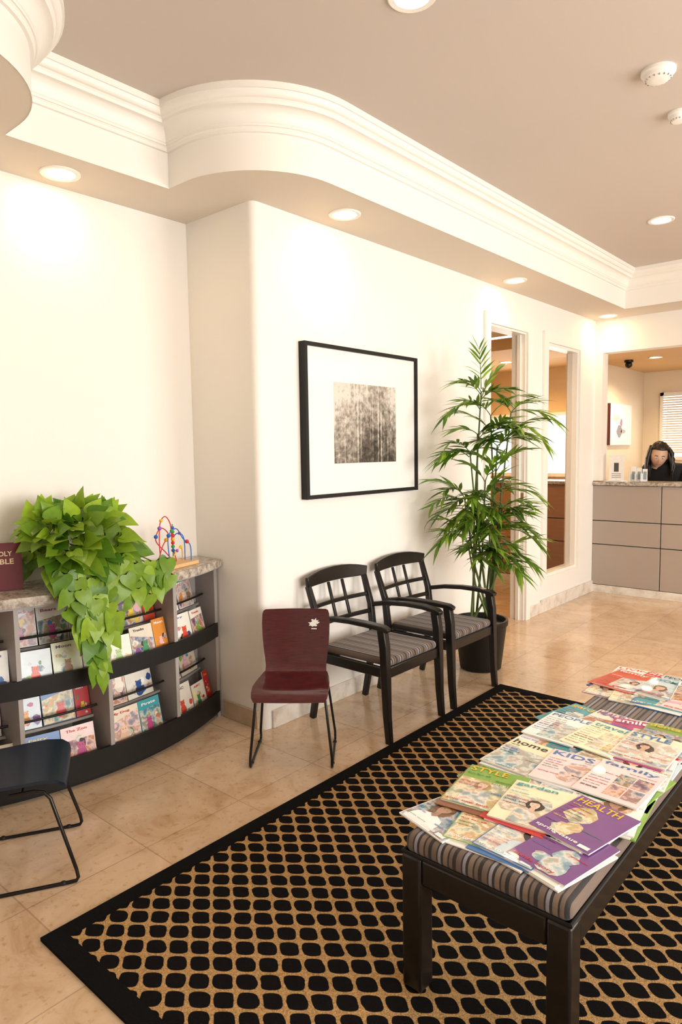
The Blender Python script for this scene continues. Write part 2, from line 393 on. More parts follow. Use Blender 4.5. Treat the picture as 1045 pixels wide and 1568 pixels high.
b=MB(); b.box(-.12,5.3,YR,YR+.15,2.45,ZS); b.box(-.12,.075,YR,YR+.15,1.16,2.45); b.obj('wall_reception_header',M_wall)
b=MB(); b.box(.0,.014,2.47,4.77,0,.10); b.box(0,.014,5.57,5.81,0,.10); b.box(0,.014,5.81,YR,0,.12); b.obj('baseboard_left',M_marble,bevel=.003)
b=MB(); b.box(-.33,-.045,2.405,2.42,0,.10); b.obj('baseboard_recess',M_tanbase,bevel=.003)
b=MB()
b.box(-.125,.0,4.84,4.86,0,2.46); b.box(-.125,.0,5.48,5.50,0,2.46); b.box(-.125,.0,4.84,5.50,2.46,2.48)
for (p,q,r_,s_) in ((4.77,4.85,0,2.475),(5.49,5.57,0,2.475),(4.77,5.57,2.475,2.56)):
    b.box(0.001,.022,p,q,r_,s_)
b.box(-.07,-.04,4.86,4.875,0,2.46);b.box(-.07,-.04,5.465,5.48,0,2.46)
b.box(-.03,-.005,5.476,5.482,1.05,1.12,mi=1)
b.obj('door_1',[M_trim,M_chrome])
b=MB()
for (p,q,r_,s_) in ((5.81,5.90,.26,2.44),(6.62,6.71,.26,2.44),(5.81,6.71,2.44,2.53),(5.90,6.62,.26,.32)):
    b.box(0.001,.022,p,q,r_,s_)
for (p,q,r_,s_) in ((5.90,5.925,.32,2.44),(6.595,6.62,.32,2.44),(5.925,6.595,2.415,2.44),(5.925,6.595,.32,.345)):
    b.box(-.10,.0,p,q,r_,s_)
b.add([(-.05,5.925,.345),(-.05,6.595,.345),(-.05,6.595,2.415),(-.05,5.925,2.415)],[(0,1,2,3)],mi=1)
b.obj('window_3',[M_trim,M_glass])
b=MB()
for z in np.arange(1.40,2.25,.035): b.box(-.45,.9,10.93,10.955,z,z+.024)
for (p,q,r_,s_) in ((-.5,-.45,1.3,2.3),(.9,.95,1.3,2.3),(-.5,.95,2.25,2.3),(-.5,.95,1.3,1.35)): b.box(p,q,10.96,11.0,r_,s_)
b.obj('window_4',M_trim)
b=MB()
for (p,q,r_,s_) in ((-2.55,-2.5,1.1,2.0),(-1.15,-1.1,1.1,2.0),(-2.5,-1.15,1.95,2.0),(-2.5,-1.15,1.1,1.15),(-1.84,-1.80,1.15,1.95)): b.box(p,q,9.26,9.31,r_,s_)
b.obj('window_5',M_trim)  # right part widened to stand in for the bright reflection in the sidelight

# reception desk (continues behind the wall)
b=MB()
b.box(-2.9,3.4,YR+.02,YR+.10,.08,1.115,mi=0)
seams=[-.14,.67,1.48,2.29,3.1]
for i in range(len(seams)-1):
    for (z0,z1) in ((.085,.50),(.508,.745),(.753,1.11)):
        b.box(max(seams[i]+.004,.001),seams[i+1]-.004,YR,YR+.03,z0,z1,mi=1)
for (z0,z1) in ((.085,.50),(.508,.745),(.753,1.11)):
    for i in range(3): b.box(-2.9+i*.92+.004,-2.9+(i+1)*.92-.004,YR,YR+.03,z0,z1,mi=4)
b.box(-2.9,3.4,YR-.004,YR+.08,0,.08,mi=2)
b.box(-2.92,-.125,YR-.03,YR+.32,1.115,1.15,mi=3); b.box(0.001,3.42,YR-.03,YR+.32,1.115,1.15,mi=3); b.box(-.125,.001,YR+.151,YR+.32,1.115,1.15,mi=3)
b.box(-2.9,3.4,YR+.10,YR+.75,.70,.74,mi=1)
b.box(-2.9,-2.85,YR+.1,YR+.73,0,.70,mi=1); b.box(3.3,3.35,YR+.1,YR+.73,0,.70,mi=1)
b.obj('reception_desk',[M_dark,M_taupe,M_marble,M_granite,M_cabwood],bevel=.002)
b=MB()
for k in range(3):
    x=-3.28+k*.235
    b.box(x,x+.23,8.95,9.28,.0,2.1)
    b.box(x+.01,x+.22,8.93,8.95,.1,1.0); b.box(x+.01,x+.22,8.93,8.95,1.03,2.07)
b.obj('wooden_cabinet',[M_cabwood],bevel=.003)

# ------------------------------------------------------------------ light fixtures
def downlight(x,y,z,name='recessed_ceiling_light',r=.075):
    b=MB()
    b.lathe([(r*.80,.05),(r*.82,.0),(r*.86,-.006),(r*1.12,-.008),(r*1.18,-.004),(r*1.18,.004)],(x,y,z),32,mi=0)
    b.lathe([(0,-.001),(r*.82,-.001)],(x,y,z-.002),32,mi=1)
    return b.obj(name,[M_trim,M_lamp])
def spot(x,y,z,e,col=(1,.80,.55),ang=110,bl=.6,r=.05):
    l=bpy.data.lights.new('spot','SPOT'); l.energy=e; l.color=col; l.spot_size=math.radians(ang); l.spot_blend=bl; l.shadow_soft_size=r
    o=bpy.data.objects.new('downlight_lamp',l); o.location=(x,y,z-.03); bpy.context.collection.objects.link(o)
for (x,y) in ((-.385,1.61),(.20,2.91),(.19,4.91),(.19,6.85)):
    downlight(x,y,ZS); spot(x,y,ZS,2.6 if x<0 else 6,col=(1,.72,.42),ang=140,bl=1)
for (x,y) in ((1.12,5.29),(1.20,2.12),(3.2,5.2),(3.2,2.1)):
    downlight(x,y,ZC)
for (x,y) in ((1.12,5.29),(1.20,2.12)): spot(x,y,ZC,12)
for (x,y) in ((.18,8.25),(-.06,9.2),(1.4,8.4),(1.3,9.9)): downlight(x,y,2.62)
spot(.18,8.25,2.62,45,ang=140,col=(1,.76,.48)); spot(-.06,9.5,2.62,70,ang=150,col=(1,.76,.48))
for (x,y) in ((-1.6,8.2),(-1.2,5.8)):
    downlight(x,y,2.62 if y>7.2 else ZS)
spot(-1.6,8.2,2.62,110,col=(1,.66,.32),ang=160); spot(-1.2,5.8,ZS,60,col=(1,.66,.32),ang=160)
def areal(loc,rot,sx,sy,e,col):
    l=bpy.data.lights.new('window_daylight','AREA'); l.shape='RECTANGLE'; l.size=sx; l.size_y=sy; l.energy=e; l.color=col
    o=bpy.data.objects.new('window_daylight',l); o.location=loc; o.rotation_euler=rot; bpy.context.collection.objects.link(o)
for yc in (1.45,4.65): areal((5.44,yc,1.5),(0,math.radians(90),0),2.0,2.5,152,(1,.96,.91))
areal((.22,11.15,1.8),(math.radians(-90),0,0),1.3,.9,55,(1,.97,.93))
areal((-1.8,9.46,1.55),(math.radians(-90),0,0),1.3,.8,35,(1,.97,.93))
w=bpy.data.worlds.new('World'); sc.world=w; w.use_nodes=True
w.node_tree.nodes['Background'].inputs[0].default_value=(1,.97,.93,1); w.node_tree.nodes['Background'].inputs[1].default_value=1.8

for (x,y,r) in ((1.70,3.23,.07),(1.66,3.69,.05)):
    b=MB(); b.lathe([(r,0),(r,-.012),(r*.86,-.018),(r*.82,-.030),(r*.6,-.042),(r*.25,-.045),(0,-.045)],(x,y,ZC),32)
    for k in range(16):
        a=k*math.pi/8; b.box(-.002,.002,r*.64,r*.76,-.039,-.034,mi=1,M=Matrix.Translation((x,y,ZC))@Matrix.Rotation(a,4,'Z'))
    b.obj('smoke_detector',[M_trim,M_grey])

# ------------------------------------------------------------------ framed picture
b=MB(); Y0,Y1,Z0,Z1=2.735,3.81,1.235,2.105; fw=.022; fd=.048
b.box(.002,fd,Y0,Y0+fw,Z0,Z1,mi=0);b.box(.002,fd,Y1-fw,Y1,Z0,Z1,mi=0);b.box(.002,fd,Y0+fw,Y1-fw,Z0,Z0+fw,mi=0);b.box(.002,fd,Y0+fw,Y1-fw,Z1-fw,Z1,mi=0)
b.box(.002,.034,Y0+fw,Y1-fw,Z0+fw,Z1-fw,mi=1)
b.box(.030,.0352,2.972,3.588,1.422,1.908,col=(1,1,1),mi=3)
b.box(.030,.0356,2.98,3.58,1.43,1.90,mi=2)
b.obj('framed_picture',[M_blackmat,M_mat,M_art,M_trim])

# ------------------------------------------------------------------ rug
RX0,RX1,RY0,RY1=.645,3.10,.88,3.85
b=MB(); bw=.065
b.box(RX0+bw,RX1-bw,RY0+bw,RY1-bw,.001,.010,mi=0)
for q in ((RX0,RX0+bw,RY0,RY1),(RX1-bw,RX1,RY0,RY1),(RX0+bw,RX1-bw,RY0,RY0+bw),(RX0+bw,RX1-bw,RY1-bw,RY1)): b.box(*q,.001,.012,mi=1)
b.obj('area_rug',[M_rug,M_rugb])

# ------------------------------------------------------------------ bench
b=MB(); BX0,BX1,BY0,BY1=1.615,2.095,1.45,3.27; zt=.458; lw=.062
for x in (BX0,BX1-lw):
    for y in (BY0,BY1-lw): b.box(x,x+lw,y,y+lw,.012,.400,mi=0)
b.box(BX0+lw,BX1-lw,BY0+.004,BY0+.05,.325,.400,mi=0);b.box(BX0+lw,BX1-lw,BY1-.05,BY1-.004,.325,.400,mi=0)
b.box(BX0+.004,BX0+.05,BY0+lw,BY1-lw,.325,.400,mi=0);b.box(BX1-.05,BX1-.004,BY0+lw,BY1-lw,.325,.400,mi=0)
b.box(BX0+.05,BX1-.05,BY0+.05,BY1-.05,.36,.398,mi=0)
bo=b.obj('upholstered_bench',[M_black],bevel=.007)
b=MB(); b.box(BX0+.004,BX1-.004,BY0+.004,BY1-.004,.400,zt); o=b.obj('seat_cushion',[M_strX],bevel=.024,seg=5,parent=bo)
b=MB()
x0,x1,y0,y1=BX0+.004,BX1-.004,BY0+.004,BY1-.004
b.tube([(x0,y0,.405),(x1,y0,.405),(x1,y1,.405),(x0,y1,.405)],.006,8,closed=True)
b.obj('piping',[M_blackmat],parent=bo)

# ------------------------------------------------------------------ covers
PAL=[h2(x) for x in ('c92a2e','d9513a','e09038','e6c040','86b050','3f8a58','3fa0ae','3f74b4','2f4f90','7a4a90','b84a86','eeb8c0','f3efe6','ffffff','e7dcc8','1d1d22','8c5a3c','bfe0ef','f6e7a8')]
PASTEL=[h2(x) for x in ('f7f4ee','fbfaf7','ffffff','f3ece0','dfeaf2','f7dfe0','eef3d8','fdf1cf','cfe3ec','f4f4f4','ffffff','fbf8f2')]
WORDS=['PARENTS','HEALTH','family','STYLE','home','PEOPLE','baby','LIVING','smile','WOMAN','garden','KIDS','travel','TODAY','FITNESS','dental']
SM=['the best of summer','25 easy ideas','your new look','how to stay well','fun for all','inside story','great recipes','save more now','top tips','real life','spring issue','feel good food','what to wear']
SK=[(.78,.52,.38),(.70,.46,.32),(.82,.60,.46),(.45,.27,.18)]
_wc=[0]
def ell(cx,cy,rx,ry,n=14,rg=None,j=.0):
    return [(cx+rx*(1+(rg.uniform(-j,j) if rg else 0))*math.cos(2*math.pi*i/n),cy+ry*(1+(rg.uniform(-j,j) if rg else 0))*math.sin(2*math.pi*i/n)) for i in range(n)]
def flat(mb,pts,z,col,M,w,h,mi=0):
    P=[(min(max(x,.003),w-.003),min(max(y,.003),h-.003),z) for x,y in pts]
    mb.add(P,[tuple(range(len(P)))],col,mi,M)
def portrait(mb,M,w,h,z,cx,cy,rr,rg):
    e=.0003; sk=rg.choice(SK); hc=rg.choice([(.05,.03,.02),(.20,.10,.05),(.50,.33,.15),(.03,.02,.02)])
    sh=rg.choice(PASTEL+[PAL[7],PAL[17],PAL[16],PAL[11],PAL[15]]); tl=rg.uniform(-.35,.35)
    def T(pts): return [(cx+(x-cx)*math.cos(tl)-(y-cy)*math.sin(tl),cy+(x-cx)*math.sin(tl)+(y-cy)*math.cos(tl)) for x,y in pts]
    hl=rg.uniform(1.2,1.9)
    flat(mb,T(ell(cx,cy-rr*(hl-1.2)*.6,rr*rg.uniform(1.1,1.45),rr*hl,16,rg,.12)),z,hc,M,w,h); z+=e
    flat(mb,[(cx-rr*2.3,0),(cx+rr*2.3,0),(cx+rr*2.1,cy-rr*3),(cx+rr*1.7,cy-rr*2.1),(cx+rr*.5,cy-rr*1.6),(cx,cy-rr*1.9),(cx-rr*.5,cy-rr*1.6),(cx-rr*1.7,cy-rr*2.1),(cx-rr*2.1,cy-rr*3)],z,sh,M,w,h,rg.choice([0,1])); z+=e
    flat(mb,[(cx-rr*.45,cy-rr*1.75),(cx,cy-rr*2.1),(cx+rr*.45,cy-rr*1.75),(cx+rr*.35,cy-rr*.8),(cx-rr*.35,cy-rr*.8)],z,tuple(k*.88 for k in sk),M,w,h); z+=e
    flat(mb,T([(cx+rr*.78*math.cos(a)*(1 if math.sin(a)>0 else 1-.28*(-math.sin(a))),cy+rr*1.08*math.sin(a)) for a in [2*math.pi*i/20 for i in range(20)]]),z,sk,M,w,h); z+=e
    sl=rg.uniform(-.6,.6)*rr
    flat(mb,T([(cx-rr*.85,cy+rr*.25),(cx-rr*.55,cy+rr*.70),(cx+rr*.1+sl,cy+rr*.66),(cx+rr*.6,cy+rr*.55),(cx+rr*.9,cy+rr*.1),(cx+rr*.95,cy+rr*.8),(cx+rr*.4,cy+rr*1.35),(cx-rr*.4,cy+rr*1.35),(cx-rr*.95,cy+rr*.9)]),z,hc,M,w,h)
    for sg in (-1,1):
        flat(mb,T(ell(cx+sg*rr*.32,cy+rr*.12,rr*.12,rr*.045,8)),z,(.06,.035,.03),M,w,h)
    flat(mb,T(ell(cx,cy-rr*.52,rr*.26,rr*.08,8)),z,(.62,.20,.18),M,w,h); flat(mb,T([(cx-rr*.06,cy-rr*.18),(cx+rr*.09,cy-rr*.18),(cx+.02*rr,cy+rr*.1)]),z,tuple(k*.8 for k in sk),M,w,h)
    return z+e
def cover(mb,M,w,h,t,kind,rg):
    z=t; e=.00030
    mb.box(.001,w-.001,.001,h-.001,0,t-.0006,(.85,.83,.78),0,M)
    if kind=='mag': bg=rg.choice(PASTEL) if rg.random()<.76 else rg.choice(PAL[:11])
    else: bg=rg.choice(PAL[:15]+PASTEL[:9]*2)
    mb.box(0,w,0,h,t-.0006,t,bg,0,M)
    lum=sum(bg)/3
    tc=rg.choice([PAL[0],PAL[1],PAL[6],PAL[7],PAL[10],PAL[0],PAL[5],PAL[9],PAL[15]]) if lum>.45 else rg.choice([PAL[13],PAL[3],PAL[13]])
    z+=e
    if kind=='mag':
        ptype=rg.random()
        c2=rg.choice(PASTEL[:6]+[PAL[17],PAL[18],PAL[11],PAL[6],PAL[2],PAL[0],PAL[7]])
        if ptype<.40:
            flat(mb,[(w*.0,0),(w,0),(w,h*rg.uniform(.60,.8)),(0,h*rg.uniform(.55,.8))],z,c2,M,w,h,1); z+=e
        elif ptype<.65:
            x0_=w*rg.uniform(.25,.45); flat(mb,[(x0_,h*.05),(w,h*.05),(w,h*rg.uniform(.6,.78)),(x0_,h*rg.uniform(.6,.78))],z,c2,M,w,h,1); z+=e
        elif ptype<.85:
            for k in range(3): 
                x=rg.uniform(.2,.75)*w; y=rg.uniform(.15,.6)*h; q=rg.uniform(.12,.24)*w
                flat(mb,ell(x,y,q,q*rg.uniform(.7,1.2),16,rg,.15),z,c2,M,w,h,1); z+=e*.5
        else:
            for k in range(4):
                gx=w*(.42+.27*(k%2)); gy=h*(.10+.32*(k//2)); flat(mb,[(gx,gy),(gx+w*.25,gy),(gx+w*.25,gy+h*.29),(gx,gy+h*.29)],z,rg.choice(PAL),M,w,h,1)
            z+=e
        pr=rg.random()
        if pr<.30: z=portrait(mb,M,w,h,z,w*rg.uniform(.35,.74),h*rg.uniform(.42,.62),w*rg.uniform(.085,.15),rg)
        elif pr<.38:
            z=portrait(mb,M,w,h,z,w*.38,h*.52,w*.085,rg); z=portrait(mb,M,w,h,z,w*.68,h*.46,w*.09,rg)
        _wc[0]+=1; ty=rg.uniform(.81,.87)
        put_text(mb,WORDS[(_wc[0]*7)%len(WORDS)],w*.05,w*rg.uniform(.65,.95),h*ty,h*.965,z,tc,0,M)
        for k in range(rg.randint(6,10)):
            y=h*(.79-k*.075); hh=h*rg.uniform(.02,.042); left=rg.random()<.75
            c=rg.choice([tc,PAL[15],PAL[15],PAL[0],PAL[7],PAL[10],PAL[5]]); ln=w*rg.uniform(.20,.42)
            x=w*.05 if left else w*.93-ln
            put_text(mb,rg.choice(SM),x,x+ln,y-hh,y,z+e,c,0,M)
        if rg.random()<.7:
            hb=h*rg.uniform(.05,.09); put_text(mb,rg.choice(SM),w*.06,w*.75,h*.04,h*.04+hb,z+e,rg.choice([tc,PAL[13],PAL[0]]),0,M)
        if rg.random()<.5: mb.box(w*.78,w*.95,h*.03,h*.09,z,z+.0002,(.95,.95,.95),0,M)
    else:
        if rg.random()<.6: flat(mb,[(0,0),(w,0),(w,h*rg.uniform(.5,.9)),(0,h*rg.uniform(.5,.9))],z,rg.choice(PAL),M,w,h,1); z+=e
        for k in range(rg.randint(4,7)):
            c=rg.choice(PAL); x=rg.uniform(.1,.9)*w; y=rg.uniform(.08,.65)*h; q=rg.uniform(.05,.15)*w
            flat(mb,ell(x,y,q,q*rg.uniform(.6,1.5),12,rg,.25),z,c,M,w,h,rg.choice([0,1])); z+=e*.6
        cx=rg.uniform(.35,.65)*w; cy=h*.36; q=w*.14; c=rg.choice(PAL[:12]+SK)
        flat(mb,ell(cx,cy-q*1.1,q*1.1,q*1.2,12,rg,.1),z,c,M,w,h); flat(mb,ell(cx,cy+q*.4,q*.8,q*.75),z+e,tuple(min(1,k*1.15) for k in c),M,w,h)
        for s_ in (-1,1):
            flat(mb,ell(cx+s_*q*.3,cy+q*.5,q*.09,q*.11,8),z+3*e,(.01,.01,.01),M,w,h); flat(mb,ell(cx+s_*q*.6,cy+q*1.05,q*.22,q*.22,8),z+e,c,M,w,h)
        if rg.random()<.9: put_text(mb,rg.choice(['Bears','The Zoo','Dino','Fairy','Moon','Trucks','My Dog','Ocean','Pirate','ABC']),w*.15,w*rg.uniform(.6,.85),h*.84,h*.92,z+4*e,tc,0,M)
def mag_pile(y0,y1,rows,seed,name):
    rg=random.Random(seed); mb=MB()
    for r_ in range(rows):
        yy=y0+(y1-y0-.25)*(r_/(max(1,rows-1)))
        cols=[1.580,1.690,1.800,1.905] if r_%2==0 else [1.590,1.745,1.895]
        for ci,cxx in enumerate(cols):
            base=zt+.001+.0062*((ci%4)+4*(r_%2))*.45
            ang=math.radians(rg.uniform(-16,10)); ww,hh=rg.choice([(.185,.245),(.195,.255),(.175,.235)])
            z=zt+.001
            while z<base-.0001:
                a2=ang+math.radians(rg.uniform(-6,6))
                M=Matrix.Translation((cxx+ww/2+rg.uniform(-.012,.012),yy+hh/2+rg.uniform(-.015,.015),z))@Matrix.Rotation(a2,4,'Z')@Matrix.Translation((-ww/2,-hh/2,0))
                th=min(.0045,base-z); mb.box(0,ww,0,hh,0,th,rg.choice(PAL+PASTEL),0,M); z+=th
            M=Matrix.Translation((cxx+ww/2+rg.uniform(-.01,.01),yy+hh/2+rg.uniform(-.012,.012),base))@Matrix.Rotation(ang,4,'Z')@Matrix.Translation((-ww/2,-hh/2,0))
            cover(mb,M,ww,hh,.005,'mag',rg)
    return mb.obj(name,[M_attr,M_photo],smooth=False)
mag_pile(1.50,2.64,7,31,'magazine_pile')
mag_pile(2.80,3.25,3,5,'magazine_pile')

# ------------------------------------------------------------------ black armchairs
def armchair(ox,oy):
    M=Matrix.Translation((ox,oy,0)); b=MB()
    hw=.245
    for s_ in (-1,1):
        y=s_*hw
        b.bar([(.275,y,0.0),(.262,y,.15),(.255,y,.35),(.25,y,.50),(.235,y,.592)],[.030,.034,.040,.042,.042],[.034,.038,.044,.046,.046],M=M,upv=(1,0,0))
        b.bar([(-.275,y*.96,0),(-.235,y*.96,.2),(-.205,y*.96,.40),(-.225,y*.97,.58),(-.285,y,.755)],[.030,.032,.036,.034,.030],[.034,.036,.040,.034,.028],M=M,upv=(1,0,0))
        b.bar([(-.225,y*.98,.575),(-.10,y*1.02,.598),(.03,y*1.04,.608),(.15,y*1.04,.608),(.245,y*1.0,.600),(.275,y*.98,.588)],[.030,.036,.044,.052,.050,.038],[.026,.026,.026,.026,.026,.022],M=M)
        b.bar([(.25,y*.97,.365),(-.205,y*.94,.365)],.026,.055,M=M)
    b.bar([(.25,-hw,.365),(.25,hw,.365)],.028,.058,M=M); b.bar([(-.205,-hw*.95,.365),(-.205,hw*.95,.365)],.026,.055,M=M)
    def bow(yy,z,x0,amt=.03): return (x0-amt*(1-(yy/.26)**2),yy,z)
    ys=[-.262+.0655*i for i in range(9)]
    b.bar([bow(yy,.775+.018*(1-(yy/.262)**2),-.278) for yy in ys],.022,[.058,.070,.078,.082,.084,.082,.078,.070,.058],M=M)
    b.bar([bow(yy*.9,.640,-.240,.03) for yy in ys],.016,.024,M=M)
    b.bar([bow(yy*.9,.540,-.215,.025) for yy in ys],.016,.026,M=M)
    for yy in (-.060,.060):
        b.bar([bow(yy,.75,-.272,.03),bow(yy,.64,-.240,.03),bow(yy,.53,-.213,.025)],.020,.014,M=M,upv=(1,0,0))
    p=b.obj('black_armchair',[M_black],bevel=.005)
    c=MB(); c.box(-.195,.262,-.225,.225,.392,.436,M=M); c.obj('seat_cushion',[M_strY],bevel=.02,seg=4,parent=p)
    return p
armchair(.347,2.955); armchair(.347,3.575)

# ------------------------------------------------------------------ sled-base stacking chairs
def stackchair(ox,oy,ax,name,mat,logo=False,back=0.0):
    ax=Vector((ax[0],ax[1],0)).normalized(); ay=Vector((-ax.y,ax.x,0))
    M=Matrix.Identity(4)
    for i in range(3): M[i][0]=ax[i]; M[i][1]=ay[i]
    M[0][3]=ox; M[1][3]=oy
    sp=[(.195,.332,.168),(.190,.348,.178),(.172,.360,.182),(.12,.366,.184),(.04,.362,.182),(-.05,.358,.174),(-.11,.362,.164),(-.145,.375,.157),(-.165,.40,.156),(-.175,.44,.160),(-.182,.50,.168),(-.19,.56,.173),(-.198,.62,.175),(-.203,.668,.173),(-.205,.684,.167),(-.206,.690,.156)]
    sp=[(x-back,z,wd) for x,z,wd in sp]
    nx=12; V=[];F=[]
    for side in (0,1):
        for i,(x,z,wd) in enumerate(sp):
            t0=sp[max(i-1,0)];t1=sp[min(i+1,len(sp)-1)]; tx,tz=t1[0]-t0[0],t1[1]-t0[1]; l=math.hypot(tx,tz); nxn,nzn=(tz/l,-tx/l)
            for k in range(nx+1):
                u=-1+2*k/nx
                cv=.012*(u*u) if z<.37 else .018*(u*u)
                if z<.37: px,pz=x,z+ cv*.6*(1 if x<.15 else .3)
                else: px,pz=x+cv,z
                V.append((px+nxn*.012*side,wd*u,pz+nzn*.012*side))
    n1=len(sp)*(nx+1)
    idx=lambda s_,i,k: s_*n1+i*(nx+1)+k
    for i in range(len(sp)-1):
        for k in range(nx):
            for s_ in (0,1): F.append((idx(s_,i,k),idx(s_,i,k+1),idx(s_,i+1,k+1),idx(s_,i+1,k)))
        for k in (0,nx): F.append((idx(0,i,k),idx(0,i+1,k),idx(1,i+1,k),idx(1,i,k)))
    for i in (0,len(sp)-1):
        for k in range(nx): F.append((idx(0,i,k),idx(0,i,k+1),idx(1,i,k+1),idx(1,i,k)))
    b=MB(); b.add(V,F,mi=0,M=M)
    r=.0065; bb=back
    for s_ in (-1,1):
        y0=s_*.16; y1=s_*.195
        b.tube([(.02-bb,y0,.338),(.10-bb,y0,.342),(.13-bb,y0*1.02,.335),(.145-bb*.9,y0*1.05,.31),(.165,y1,.05),(.17,y1,.02),(.163,y1,.0085),(.14,y1,.0065),(-.14,y1,.0065),(-.163,y1,.0085),(-.17,y1,.02),(-.16,y1,.05),(-.11-bb,y0*1.05,.30),(-.10-bb,y0*1.02,.33),(-.08-bb,y0,.338),(-.03-bb,y0,.338)],r,10,mi=1,M=M)
    b.tube([(.06-bb,-.16,.338),(.06-bb,.16,.338)],r,8,mi=1,M=M); b.tube([(-.06-bb,-.16,.338),(-.06-bb,.16,.338)],r,8,mi=1,M=M)
    for s_ in (-1,1):
        for x in (-.12,.12): b.ball((x,s_*.195,.008),(.012,.010,.008),8,6,mi=2,M=M)
    if logo:
        bird=[(0,0),(.010,.004),(.020,.002),(.026,.008),(.018,.014),(.030,.016),(.040,.026),(.028,.026),(.034,.036),(.022,.032),(.020,.046),(.010,.034),(.004,.040),(-.006,.036),(.000,.028),(-.010,.022),(-.022,.022),(-.012,.014),(-.018,.004),(-.008,.006)]
        def sx(y,z): return -.1770+(.018*(y/.173)**2)-(z-.585)*.10+.002
        P=[(sx(.085+x_,.600+z_),.085+x_,.600+z_) for x_,z_ in bird]
        b.add(P,[tuple(range(len(P)))],(1,1,1),3,M)
        b.add([(sx(y,z),y,z) for (y,z) in ((.080,.588),(.108,.588),(.108,.593),(.080,.593))],[(0,1,2,3)],(1,1,1),3,M)
    return b.obj(name,[mat,M_steel,M_blackmat,M_trim],sharp=50)
stackchair(.32,2.325,(.63,-.78),'burgundy_stacking_chair',M_burg,True)
stackchair(.205,1.055,(.5,.87),'navy_stacking_chair',M_navy,back=.06)

# ------------------------------------------------------------------ curved bookcase
YC=1.665
def cx(y,off=0.):
    return -.12-(1.5-math.sqrt(1.5**2-(y-YC)**2))-off
ya,yb=.92,2.41
b=MB()
def curved(z0,z1,off,depth,mi,n=36,back=None,y0=ya,y1=yb,rough=0):
    ys=[y0+(y1-y0)*i/n for i in range(n+1)]
    fr=[(cx(y,off)+ (rough*noise.noise(Vector((y*40,z0*9,1))) if rough else 0),y) for y in ys]
    bk=[((cx(y,off)-depth) if back is None else back,y) for y in reversed(ys)]
    b.prism(fr+bk,z0,z1,mi=mi)
curved(.870,.91,0,0,2,n=90,back=-.548,rough=.006)
curved(.855,.870,.035,0,1,back=-.548)
curved(.485,.505,.06,0,1,back=-.548)
curved(.085,.105,.06,0,1,back=-.548)
curved(.465,.545,.045,.018,0)
curved(.03,.15,.045,.018,0)
curved(.0,.04,.085,.02,0)
b.box(-.548,-.535,ya,yb,0,.87,mi=1)
for y in (ya+.012,1.235,1.62,2.02,yb-.012):
    b.box(-.54,cx(y,.05),y-.010,y+.010,.0 if y in (ya+.012,yb-.012) else .10,.86,mi=1)
bays=[(ya+.025,1.225),(1.245,1.61),(1.63,2.01),(2.03,yb-.025)]
for (p,q) in bays:
    for z in (.645,.265):
        ys=[p+(q-p)*i/8 for i in range(9)]
        fr=[(cx(y,.20),y) for y in ys]+[(-.538,y) for y in reversed(ys)]
        b.prism(fr,z-.012,z,mi=1)
        b.tube([(cx(y,.165),y,z+.055) for y in ys],.006,8,mi=0)
bk=b.obj('curved_bookcase',[M_blackmat,M_grey,M_granite])
rg=random.Random(21); mb=MB()
for bi,(p,q) in enumerate(bays):
    for (zb,off) in ((.645,.215),(.506,.100),(.265,.215),(.106,.100)):
        y=p+.008
        while y<q-.06:
            wd=min(rg.uniform(.12,.17),q-.006-y); hh=rg.uniform(.15,.195) if zb in(.645,.265) else rg.uniform(.13,.18)
            ym=y+wd/2
            nrm=Vector((1,(ym-YC)/1.45,0)).normalized(); tan=Vector((-nrm.y,nrm.x,0))
            tilt=.22; upd=(Vector((0,0,1))*math.cos(tilt)-nrm*math.sin(tilt))
            o0=Vector((cx(ym,off),ym,zb+.002))-tan*wd/2
            M=frame(o0,tan,upd); cover(mb,M,wd,hh,.006,'kid',rg)
            y+=wd+.004
mb.obj('childrens_books',[M_attr,M_photo],smooth=False)

mb=MB()
bp0=Vector((-.40,1.262,.912))
d=(Vector((2.68,0,0))-Vector((bp0.x,bp0.y,0))).normalized(); tan=Vector((-d.y,d.x,0))
M=frame(bp0-tan*.075,tan,Vector((0,0,1))-d*.12)
mb.box(0,.15,0,.205,-.03,.0,(.80,.74,.62),0,M); mb.box(-.003,.153,-.001,.209,0,.003,(.13,.008,.015),0,M); mb.box(-.003,.153,-.001,.209,-.033,-.03,(.13,.008,.015),0,M); mb.box(-.004,0,-.001,.209,-.033,.003,(.13,.008,.015),0,M)
put_text(mb,'HOLY',.04,.115,.150,.172,.0036,(.75,.6,.35),0,M); put_text(mb,'BIBLE',.035,.120,.115,.138,.0036,(.75,.6,.35),0,M)
mb.obj('red_hardcover_book',[M_attr_m],smooth=False)

# bead maze toy
b=MB(); tx,ty,tz=-.36,2.12,.911
M=Matrix.Translation((tx,ty,tz))@Matrix.Rotation(math.radians(15),4,'Z')
b.box(-.085,.085,-.11,.11,0,.018,(.75,.47,.22),0,M)
def wire(pts,col,r=.0028):
    P=[Vector(p) for p in pts]; out=[]
    for i in range(len(P)-1):
        p0=P[max(i-1,0)];p1=P[i];p2=P[i+1];p3=P[min(i+2,len(P)-1)]
        for k in range(8):
            t=k/8; out.append(.5*((2*p1)+(p2-p0)*t+(2*p0-5*p1+4*p2-p3)*t*t+(3*p1-p0-3*p2+p3)*t**3))
    out.append(P[-1]); b.tube(out,r,8,col,0,M); return out
cr,cb,cg,cy_=h2('d3222a'),h2('2468c8'),h2('2b9a4a'),h2('f0b818')
w1=wire([(0,-.09,.015),(0,-.10,.12),(0,-.09,.23),(0,-.05,.265),(0,-.01,.22),(0,.0,.12),(0,.03,.015)],cr)
w2=wire([(.05,-.08,.015),(.05,-.09,.16),(.045,-.02,.20),(.04,.04,.14),(.05,.085,.10),(.05,.09,.015)],cb)
